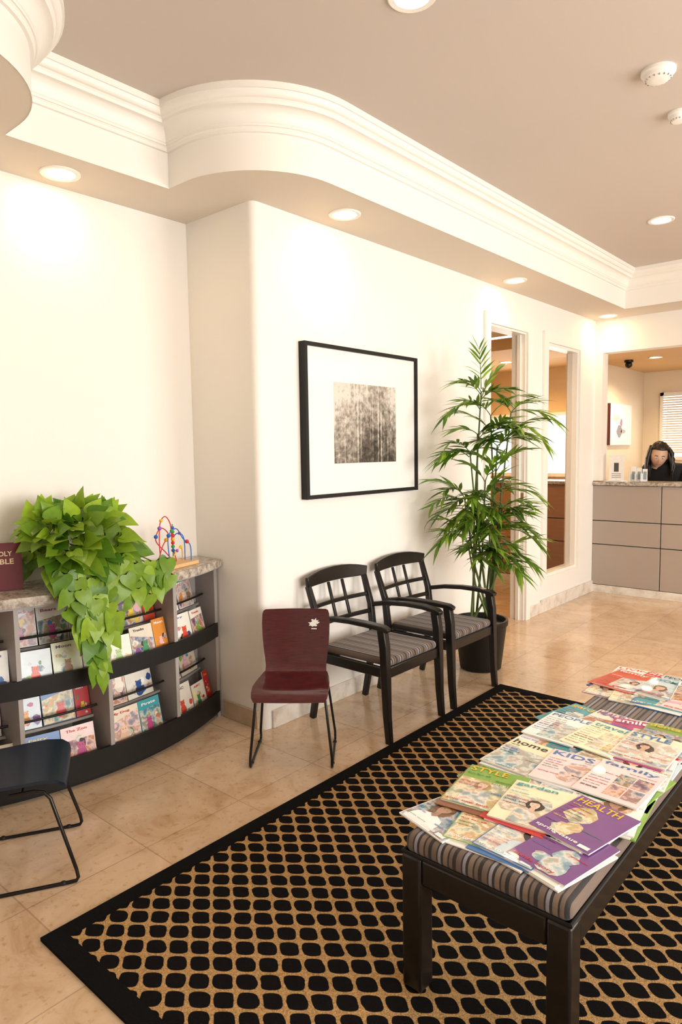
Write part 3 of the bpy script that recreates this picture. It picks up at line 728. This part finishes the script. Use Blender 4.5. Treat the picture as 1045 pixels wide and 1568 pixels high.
w3=wire([(-.05,-.06,.015),(-.05,-.02,.10),(-.05,.03,.16),(-.05,-.03,.20),(-.05,-.07,.14),(-.05,.0,.07),(-.05,.06,.015)],cr)
w4=wire([(-.02,.03,.015),(-.02,.035,.14),(0,.06,.165),(.01,.085,.13),(.01,.088,.015)],cb)
w5=wire([(.02,-.05,.015),(.03,.0,.08),(.02,.05,.09),(0,.08,.015)],cy_)
for wv,idxs in ((w1,(14,18)),(w2,(9,12,28)),(w3,(12,30)),(w4,(16,)),(w5,(8,14))):
    for j in idxs:
        b.ball(wv[j],rg.choice([.009,.011]),10,8,rg.choice([cr,cb,cg,cy_,(.3,.1,.5)]),0,M)
for k,(dz,c) in enumerate(((.20,cb),(.18,cg),(.16,cr),(.14,cy_),(.12,cr),(.10,cg),(.08,cb))): b.ball((0,.005,dz),.010,10,8,c,0,M)
b.tube([(0,.005,.015),(0,.005,.22)],.003,8,cg,0,M)
b.obj('bead_maze_toy',[M_attr_m],sharp=50)

# ------------------------------------------------------------------ pothos
def heart_leaf(mb,o,d,nrm,L_,col,rg):
    d=Vector(d).normalized(); nrm=Vector(nrm); nrm=(nrm-d*nrm.dot(d)).normalized(); s=d.cross(nrm)
    prof=[(0,0),(-.10,.20),(-.06,.36),(.10,.44),(.30,.42),(.55,.30),(.80,.13),(1.0,0)]
    droop=rg.uniform(.10,.3); V=[]
    for (t,wd) in prof:
        c=o+d*(t*L_)-nrm*(droop*L_*max(t,0)**2)
        V.append(c.copy()); V.append(c+s*wd*L_*.95+nrm*.10*L_*wd); V.append(c-s*wd*L_*.95+nrm*.10*L_*wd)
    for q in V: q.x=max(q.x,-.535)
    V[3]=V[0].copy()
    F=[]
    for i in range(len(prof)-1):
        a=3*i;n=3*(i+1)
        F.append((a,n,n+1,a+1)); F.append((a,a+2,n+2,n))
    mb.add(V,F,col)
rg=random.Random(3); mb=MB(); pc=Vector((-.30,1.52,.911))
mb.lathe([(.070,0),(.075,.01),(.095,.12),(.100,.125),(.100,.14),(.090,.14),(.085,.12),(0,.118)],pc,28,(.10,.07,.05))
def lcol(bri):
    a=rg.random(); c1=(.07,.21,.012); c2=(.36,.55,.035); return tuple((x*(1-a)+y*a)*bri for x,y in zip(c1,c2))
cnt=0
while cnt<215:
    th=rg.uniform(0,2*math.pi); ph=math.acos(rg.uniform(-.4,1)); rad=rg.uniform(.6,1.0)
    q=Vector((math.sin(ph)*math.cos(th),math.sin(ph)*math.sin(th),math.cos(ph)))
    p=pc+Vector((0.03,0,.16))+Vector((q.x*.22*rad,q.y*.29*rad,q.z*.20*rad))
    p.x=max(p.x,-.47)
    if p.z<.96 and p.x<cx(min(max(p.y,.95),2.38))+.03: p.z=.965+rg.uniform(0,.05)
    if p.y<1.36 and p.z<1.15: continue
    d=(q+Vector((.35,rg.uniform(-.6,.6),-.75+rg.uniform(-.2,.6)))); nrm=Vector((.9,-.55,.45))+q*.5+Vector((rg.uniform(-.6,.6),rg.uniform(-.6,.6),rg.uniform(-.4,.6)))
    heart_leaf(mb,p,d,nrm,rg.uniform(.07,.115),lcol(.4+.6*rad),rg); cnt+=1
for _ in range(26):
    y=rg.uniform(-.2,.24); p=pc+Vector((rg.uniform(-.08,.12),y,.28+.05*math.cos(y*6)))
    heart_leaf(mb,p,(rg.uniform(-.2,.3),rg.uniform(-.9,.9),.7),(1,-.6,.2),rg.uniform(.08,.11),lcol(1.1),rg)
vines=[(1.36,.92),(1.42,.80),(1.46,.66),(1.50,.56),(1.53,.58),(1.56,.68),(1.60,.74),(1.66,.80),(1.73,.86),(1.80,.82),(1.84,.84),(1.51,.50),(1.88,.90)]
for (yv,zb) in vines:
    xe=cx(yv)+.035; P=[pc+Vector((0,0,.13)),Vector(((pc.x+xe)/2,(pc.y+yv)/2,1.08)),Vector((xe-.02,yv,.97)),Vector((xe+.01,yv,.90)),Vector((xe+.005,yv+.01,(zb+.9)/2)),Vector((xe,yv,zb+.05))]
    mb.tube(P,.003,6,(.16,.22,.04))
    z=1.0
    while z>zb:
        p=Vector((xe+rg.uniform(-.0,.03),yv+rg.uniform(-.03,.03),z))
        heart_leaf(mb,p,(rg.uniform(.0,.6),rg.uniform(-.8,.8),-1),(1,rg.uniform(-.6,.3),.35),rg.uniform(.07,.11),lcol(1.0),rg); z-=rg.uniform(.03,.05)
mb.obj('potted_pothos',[M_leaf],sharp=60)

# ------------------------------------------------------------------ bamboo palm
rg=random.Random(9); mb=MB(); px,py=.36,4.10
mb.lathe([(.125,0),(.14,.01),(.175,.30),(.185,.31),(.185,.345),(.170,.345),(.165,.31),(0,.305)],(px,py,0),36,(.015,.012,.011),1)
lat=Vector((.754,.657,0)); dep=Vector((.657,-.754,0))
def leaflet(mb,o,d,Ln,wd,col,up):
    d=d.normalized(); s=d.cross(up)
    if s.length<.01: s=Vector((1,0,0))
    s.normalize(); V=[];n=5; dr=rg.uniform(.18,.42)
    for i in range(n+1):
        t=i/n; w_=wd*math.sin(math.pi*min(1,(t*.85+.12)))*(1-t**3); c=o+d*Ln*t-Vector((0,0,1))*Ln*dr*t*t
        for k in (-1,0,1):
            q=c+s*w_*k*.5+Vector((0,0,1))*(-abs(k)*w_*.15); q.x=max(q.x,.055); V.append(q)
    F=[]
    for i in range(n):
        for k in (0,1): F.append((i*3+k,i*3+k+1,(i+1)*3+k+1,(i+1)*3+k))
    mb.add(V,F,col)
def frond(o,dirv,Ln,bri,npair=7):
    d=Vector(dirv).normalized(); P=[];p=o.copy(); cur=d.copy(); n=10
    for i in range(n+1):
        q=p.copy(); q.x=max(q.x,.06); P.append(q); p=p+cur*Ln/n; cur=(cur+Vector((0,0,-.12))).normalized()
    mb.tube(P,[.0035*(1-.6*i/n) for i in range(n+1)],5,(.12,.20,.03))
    for i in range(npair):
        t=.25+.75*i/(npair-1); k=min(int(t*n),n-1); pt=P[k].lerp(P[k+1],t*n-k) if k<n else P[n]
        tg=(P[min(k+1,n)]-P[max(k-1,0)]).normalized(); side=tg.cross(Vector((0,0,1)))
        if side.length<.05: side=Vector((.7,.7,0))
        side.normalize()
        for s_ in (-1,1):
            a=rg.random(); c1=(.05,.16,.012); c2=(.32,.50,.05); col=tuple((x*(1-a)+y*a)*bri for x,y in zip(c1,c2))
            dd=tg*rg.uniform(.7,1.0)+side*s_*(.85-.45*t)+Vector((0,0,rg.uniform(-.15,.30)))
            leaflet(mb,pt,dd,rg.uniform(.13,.20)*(1-.2*t),rg.uniform(.022,.031),col,Vector((rg.uniform(-.4,.4),rg.uniform(-.4,.4),1)))
canes=[(.00,0,1.88),(.06,.02,1.72),(.20,.0,1.74),(-.08,.03,1.48),(.10,.04,1.52),(-.12,.05,1.18),(.02,.04,1.28),(.13,.05,1.10),(-.10,.06,.88),(.16,.02,.80),(.04,.08,.98),(-.02,-.02,1.60)]
for (l,dd,zt_) in canes:
    a=rg.uniform(0,6.28); b0=Vector((px+.07*math.cos(a),py+.07*math.sin(a),.30)); top=Vector((px,py,0))+lat*l+dep*dd; top.z=zt_
    mid=(b0+top)/2+Vector((rg.uniform(-.03,.03),rg.uniform(-.03,.03),0)); P=[b0,b0.lerp(mid,.5),mid,mid.lerp(top,.5),top]
    mb.tube(P,[.009,.008,.007,.006,.005],7,(.14,.20,.05))
    for k in range(5):
        sgn=(-1 if k%2 else 1); ldir=sgn*rg.uniform(.25,.9); dz=rg.uniform(.2,1.3); ddp=rg.uniform(-.1,.9)
        v=lat*ldir+dep*ddp+Vector((0,0,dz)); o=P[-1].lerp(P[-2],rg.uniform(0,.6)*(k>1))
        frond(o,v,rg.uniform(.16,.27),rg.uniform(.75,1.25))
B0=Vector((px,py,0))
for (l,z,dl,dd_,dz,Ln,br_) in ((0,1.90,-.05,.1,1,.26,1.2),(.0,1.86,-.5,.3,.6,.24,1.2),(.2,1.74,1,.1,.35,.30,1.15),(.2,1.66,1,.2,.0,.26,1.1),(0,1.78,-.8,.5,.35,.32,1.1),(-.08,1.45,-.8,.6,.6,.30,1.1),(-.12,1.15,-.8,.6,.55,.30,1.05),(-.1,.95,-.9,.6,.3,.26,1.),(.14,.95,.9,.2,.2,.26,.9),(.13,1.2,.9,.3,.5,.25,.9),(.05,1.62,.4,.6,.5,.28,1.2)):
    frond(B0+lat*l+Vector((0,0,z)),tuple(lat*dl+dep*dd_+Vector((0,0,dz))),Ln,br_)
for _ in range(24):
    frond(Vector((px,py,rg.uniform(.75,1.25)))+lat*rg.uniform(-.12,.17),tuple(lat*rg.uniform(-1,1)+dep*rg.uniform(0,.8)+Vector((0,0,rg.uniform(.0,.8)))),.20,.75)
mb.obj('potted_bamboo_palm',[M_leaf,M_blackmat],sharp=60)

# ------------------------------------------------------------------ reception items
mb=MB(); M=frame((.14,YR+.05,1.152),(1,-.15,0),(0,0,1))
mb.box(0,.16,0,.27,-.004,0,(.92,.90,.87),0,M); mb.box(0,.16,0,.012,-.06,.04,(.9,.9,.9),0,M); mb.box(.055,.105,.10,.19,.0005,.001,(.08,.07,.07),0,M)
for k in range(3): mb.box(.03,.13,.04+.018*k,.046+.018*k,.0005,.001,(.35,.3,.3),0,M)
mb.obj('countertop_sign',[M_attr_m],smooth=False)
mb=MB()
for k in range(3):
    M=frame((.335+.055*k,YR+.07,1.153),(1,-.1,0),(0,0,1)); mb.box(0,.048,.0,.006,-.06,0,(.85,.85,.85),0,M); mb.box(0,.048,.0,.15-.012*k,-.055,-.05,(.9,.88,.84),0,M); mb.box(.008,.040,.02,.10,-.0495,-.049,(.30,.38,.42),0,M); mb.box(0,.003,0,.08,-.06,0,(.8,.8,.8),0,M)
mb.obj('brochure_holder',[M_attr_m],smooth=False)
mb=MB(); mb.box(-.748,-.71,9.50,10.35,1.53,2.10,(.84,.78,.74),0)
mb.box(-.7095,-.709,9.51,10.34,1.54,2.09,(.86,.80,.78),0)
for (y,z,ry,rz,c) in ((9.85,1.72,.10,.09,(.16,.13,.14)),(9.92,1.84,.045,.06,(.25,.12,.14)),(10.0,1.72,.09,.03,(.35,.25,.26)),(9.70,1.90,.13,.05,(.75,.45,.45))):
    mb.add([(-.7085,y+ry*math.cos(a*math.pi/8)*(1+.2*math.sin(a*1.7)),z+rz*math.sin(a*math.pi/8)) for a in range(16)],[tuple(range(16))],c)
mb.box(-.748,-.709,9.494,9.50,1.53,2.10,(.12,.03,.04),0)
mb.obj('canvas_print',[M_attr_m],smooth=False)
mb=MB(); mb.lathe([(.055,0),(.055,-.03),(.03,-.035)],(-.40,9.25,2.62),20,(.05,.05,.05)); mb.ball((-.40,9.25,2.56),.045,16,10,(.01,.01,.01)); mb.obj('security_camera',[M_black],sharp=60)

# ------------------------------------------------------------------ receptionist
WX,WY=.47,7.86
SC_=1.15
root=bpy.data.objects.new('receptionist_woman',None); bpy.context.collection.objects.link(root)
root.scale=(SC_,)*3; root.location=((1-SC_)*WX,(1-SC_)*WY,0)
def skinobj(name,pts,edges,rad,mat,rootv=0,sub=2):
    me=bpy.data.meshes.new(name); me.from_pydata(pts,edges,[]); o=bpy.data.objects.new(name,me); bpy.context.collection.objects.link(o)
    m=o.modifiers.new('skin','SKIN'); m.use_smooth_shade=True
    for i,r in enumerate(rad):
        sv=me.skin_vertices[0].data[i]; sv.radius=r if isinstance(r,tuple) else (r,r); sv.use_root=(i==rootv)
    s=o.modifiers.new('sub','SUBSURF'); s.levels=sub; s.render_levels=sub
    me.materials.append(mat); o.parent=root; return o
P=[(0,.12,.54),(0,.10,.70),(0,.04,.88),(0,-.02,1.04),(0,-.06,1.12),(0,-.10,1.16)]
rad=[(.15,.11),(.12,.09),(.13,.10),(.14,.10),(.085,.07),(.05,.045)]
E=[(0,1),(1,2),(2,3),(3,4),(4,5)]
for s_ in (-1,1):
    i=len(P); P+=[(s_*.165,-.01,1.085),(s_*.235,-.08,.93),(s_*.215,-.14,.83),(s_*.13,-.24,.735),(s_*.10,-.30,.715)]; rad+=[.066,.054,.046,.032,.027]
    E+=[(3,i),(i,i+1),(i+1,i+2),(i+2,i+3),(i+3,i+4)]
    j=len(P); P+=[(s_*.10,.08,.52),(s_*.12,-.15,.53),(s_*.12,-.32,.52),(s_*.12,-.34,.30),(s_*.12,-.32,.09)]; rad+=[.09,.075,.062,.055,.04]
    E+=[(0,j),(j,j+1),(j+1,j+2),(j+2,j+3),(j+3,j+4)]
P=[(x+WX,y+WY,z) for x,y,z in P]
skinobj('clothed_body',P,E,rad,M_cloth)
b=MB()
for s_ in (-1,1):
    b.ball((WX+s_*.12,WY-.38,.045),(.042,.11,.044),14,10)
b.obj('shoes',[M_blackmat],parent=root,sharp=60)
for s_ in (-1,1):
    wr=Vector((WX+s_*.10,WY-.30,.71)); pl=Vector((WX+s_*.085,WY-.36,.680))
    pts=[tuple(wr),tuple(pl)]; ed=[(0,1)]; rd=[(.026,.018),(.036,.014)]
    for k in range(4):
        off=(k-1.5)*.019; ln=[.062,.075,.070,.055][k]; a=len(pts)
        pts+=[tuple(pl+Vector((off,-.035,.004))),tuple(pl+Vector((off*1.1,-.035-ln*.5,.006))),tuple(pl+Vector((off*1.1,-.035-ln,-.008)))]; ed+=[(1,a),(a,a+1),(a+1,a+2)]; rd+=[.009,.0085,.007]
    a=len(pts); pts+=[tuple(pl+Vector((-s_*.035,.01,.0))),tuple(pl+Vector((-s_*.055,-.02,-.002))),tuple(pl+Vector((-s_*.058,-.045,-.006)))]; ed+=[(1,a),(a,a+1),(a+1,a+2)]; rd+=[.012,.010,.008]
    skinobj('hand',pts,ed,rd,M_skin,sub=1)
HM=Matrix.Translation((WX-.015,WY-.16,1.225))@Matrix.Rotation(math.radians(20),4,'Z')@Matrix.Rotation(math.radians(24),4,'X')@Matrix.Rotation(math.radians(7),4,'Y')
b=MB(); V=[];F=[];seg=40;rings=28
for i in range(rings+1):
    th=math.pi*i/rings
    for k in range(seg):
        a=2*math.pi*k/seg; x=math.sin(th)*math.cos(a);y=math.sin(th)*math.sin(a);z=math.cos(th)
        wx=.074*(1-.22*max(0,-z)**1.3); q=Vector((x*wx,y*.090,z*.112))
        if z<0 and y>0: q.y*=1-.35*(-z)
        if y<0:
            g=lambda cx_,cz,sx,sz: math.exp(-((q.x-cx_)/sx)**2-((q.z-cz)/sz)**2)
            q.y-=.020*g(0,-.020,.011,.022)+.006*g(0,.004,.008,.03)+.008*g(0,-.052,.018,.008)+.008*g(0,-.092,.022,.015)
            q.y+=.010*(g(-.028,.010,.016,.011)+g(.028,.010,.016,.011))
        V.append(q)
for i in range(rings):
    for k in range(seg): F.append((i*seg+k,(i+1)*seg+k,(i+1)*seg+(k+1)%seg,i*seg+(k+1)%seg))
b.add(V,F,mi=0,M=HM)
for s_ in (-1,1):
    b.ball((s_*.028,-.073,.010),(.012,.010,.007),12,8,mi=1,M=HM)
    b.ball((s_*.028,-.080,.008),(.006,.005,.005),10,8,mi=2,M=HM)
    b.box(s_*.028-.014,s_*.028+.014,-.085,-.080,.026,.0295,mi=2,M=HM)
    b.ball((s_*.074,.0,-.005),(.010,.020,.030),10,8,mi=0,M=HM)
b.ball((0,-.0905,-.052),(.022,.006,.007),12,8,mi=3,M=HM)
b.tube([(0,.03,-.06),(0,.05,-.13)],[.048,.05],16,mi=0,M=HM)
b.obj('head',[M_skin,M_trim,M_hair,pbr('lips',(.45,.12,.10),.4)],parent=root,sharp=80)
b=MB(); V=[];F=[]
for i in range(25):
    th=math.pi*.72*i/24
    for k in range(48):
        a=2*math.pi*k/48; x=math.sin(th)*math.cos(a);y=math.sin(th)*math.sin(a);z=math.cos(th)
        q=Vector((x*.092,y*.104+.008,z*.126+.004))
        if y<-.15 and z<.62:
            f=min(1,(-y-.15)*3)*min(1,(.62-z)*4); q.y+=.085*f*min(1,abs(y)); q.x*=1+.08*f
        q*=1+.02*math.sin(k*1.9+i*.35)+.015*math.sin(k*.8)
        V.append(q)
for i in range(24):
    for k in range(48): F.append((i*48+k,(i+1)*48+k,(i+1)*48+(k+1)%48,i*48+(k+1)%48))
b.add(V,F,M=HM)
rh=random.Random(4)
for k in range(56):
    a=math.radians(-16+212*k/55); st=HM@Vector((.078*math.cos(a),.082*math.sin(a)+.014,.045+rh.uniform(-.02,.03)))
    out=(HM.to_3x3()@Vector((math.cos(a),math.sin(a),0))); out.z=0; L0=rh.uniform(.20,.28); wv=rh.uniform(-1,1)*.010
    P=[st,st+out*(.016+wv)+Vector((wv,.004,-.05)),st+out*(.030-wv)+Vector((-wv,.004,-.10)),st+out*(.036+wv)+Vector((wv,.0,-.16)),st+out*(.030-wv)+Vector((-wv,.0,-L0))]
    b.tube(P,[.012,.016,.017,.013,.003],7)
b.obj('hair',[M_hair],parent=root,sharp=80)
b=MB(); cx0,cy0=WX,WY+.10
b.box(cx0-.23,cx0+.23,cy0-.22,cy0+.22,.43,.475); b.box(cx0-.2,cx0+.2,cy0+.24,cy0+.29,.55,.95); b.bar([(cx0,cy0+.1,.42),(cx0,cy0+.30,.43),(cx0,cy0+.30,.6)],.05,.02)
b.tube([(cx0,cy0,.08),(cx0,cy0,.43)],.025,12)
for k in range(5):
    a=k*2*math.pi/5+.3; e=(cx0+.27*math.cos(a),cy0+.27*math.sin(a)); b.bar([(cx0,cy0,.10),(e[0],e[1],.07)],.04,.03); b.ball((e[0],e[1],.03),.03,10,8)
b.obj('office_chair',[M_blackmat],bevel=.01)

# ------------------------------------------------------------------ camera
yaw,pitch,roll=math.radians(41.09),math.radians(5.06),math.radians(.87)
fh=Vector((-math.sin(yaw),math.cos(yaw),0)); r=Vector((math.cos(yaw),math.sin(yaw),0)); up=Vector((0,0,1))
Fv=fh*math.cos(pitch)-up*math.sin(pitch); U=fh*math.sin(pitch)+up*math.cos(pitch)
c,s=math.cos(roll),math.sin(roll)
ri=r*c-U*s; ui=r*s+U*c
cd=bpy.data.cameras.new('camera'); cd.sensor_fit='VERTICAL'; cd.sensor_height=36; cd.sensor_width=24; cd.lens=24.06; cd.clip_start=.05
co=bpy.data.objects.new('camera',cd); bpy.context.collection.objects.link(co)
Mc=Matrix.Identity(4)
for i in range(3): Mc[i][0]=ri[i];Mc[i][1]=ui[i];Mc[i][2]=-Fv[i]
Mc[0][3]=2.678;Mc[1][3]=0;Mc[2][3]=1.5
co.matrix_world=Mc
sc.camera=co
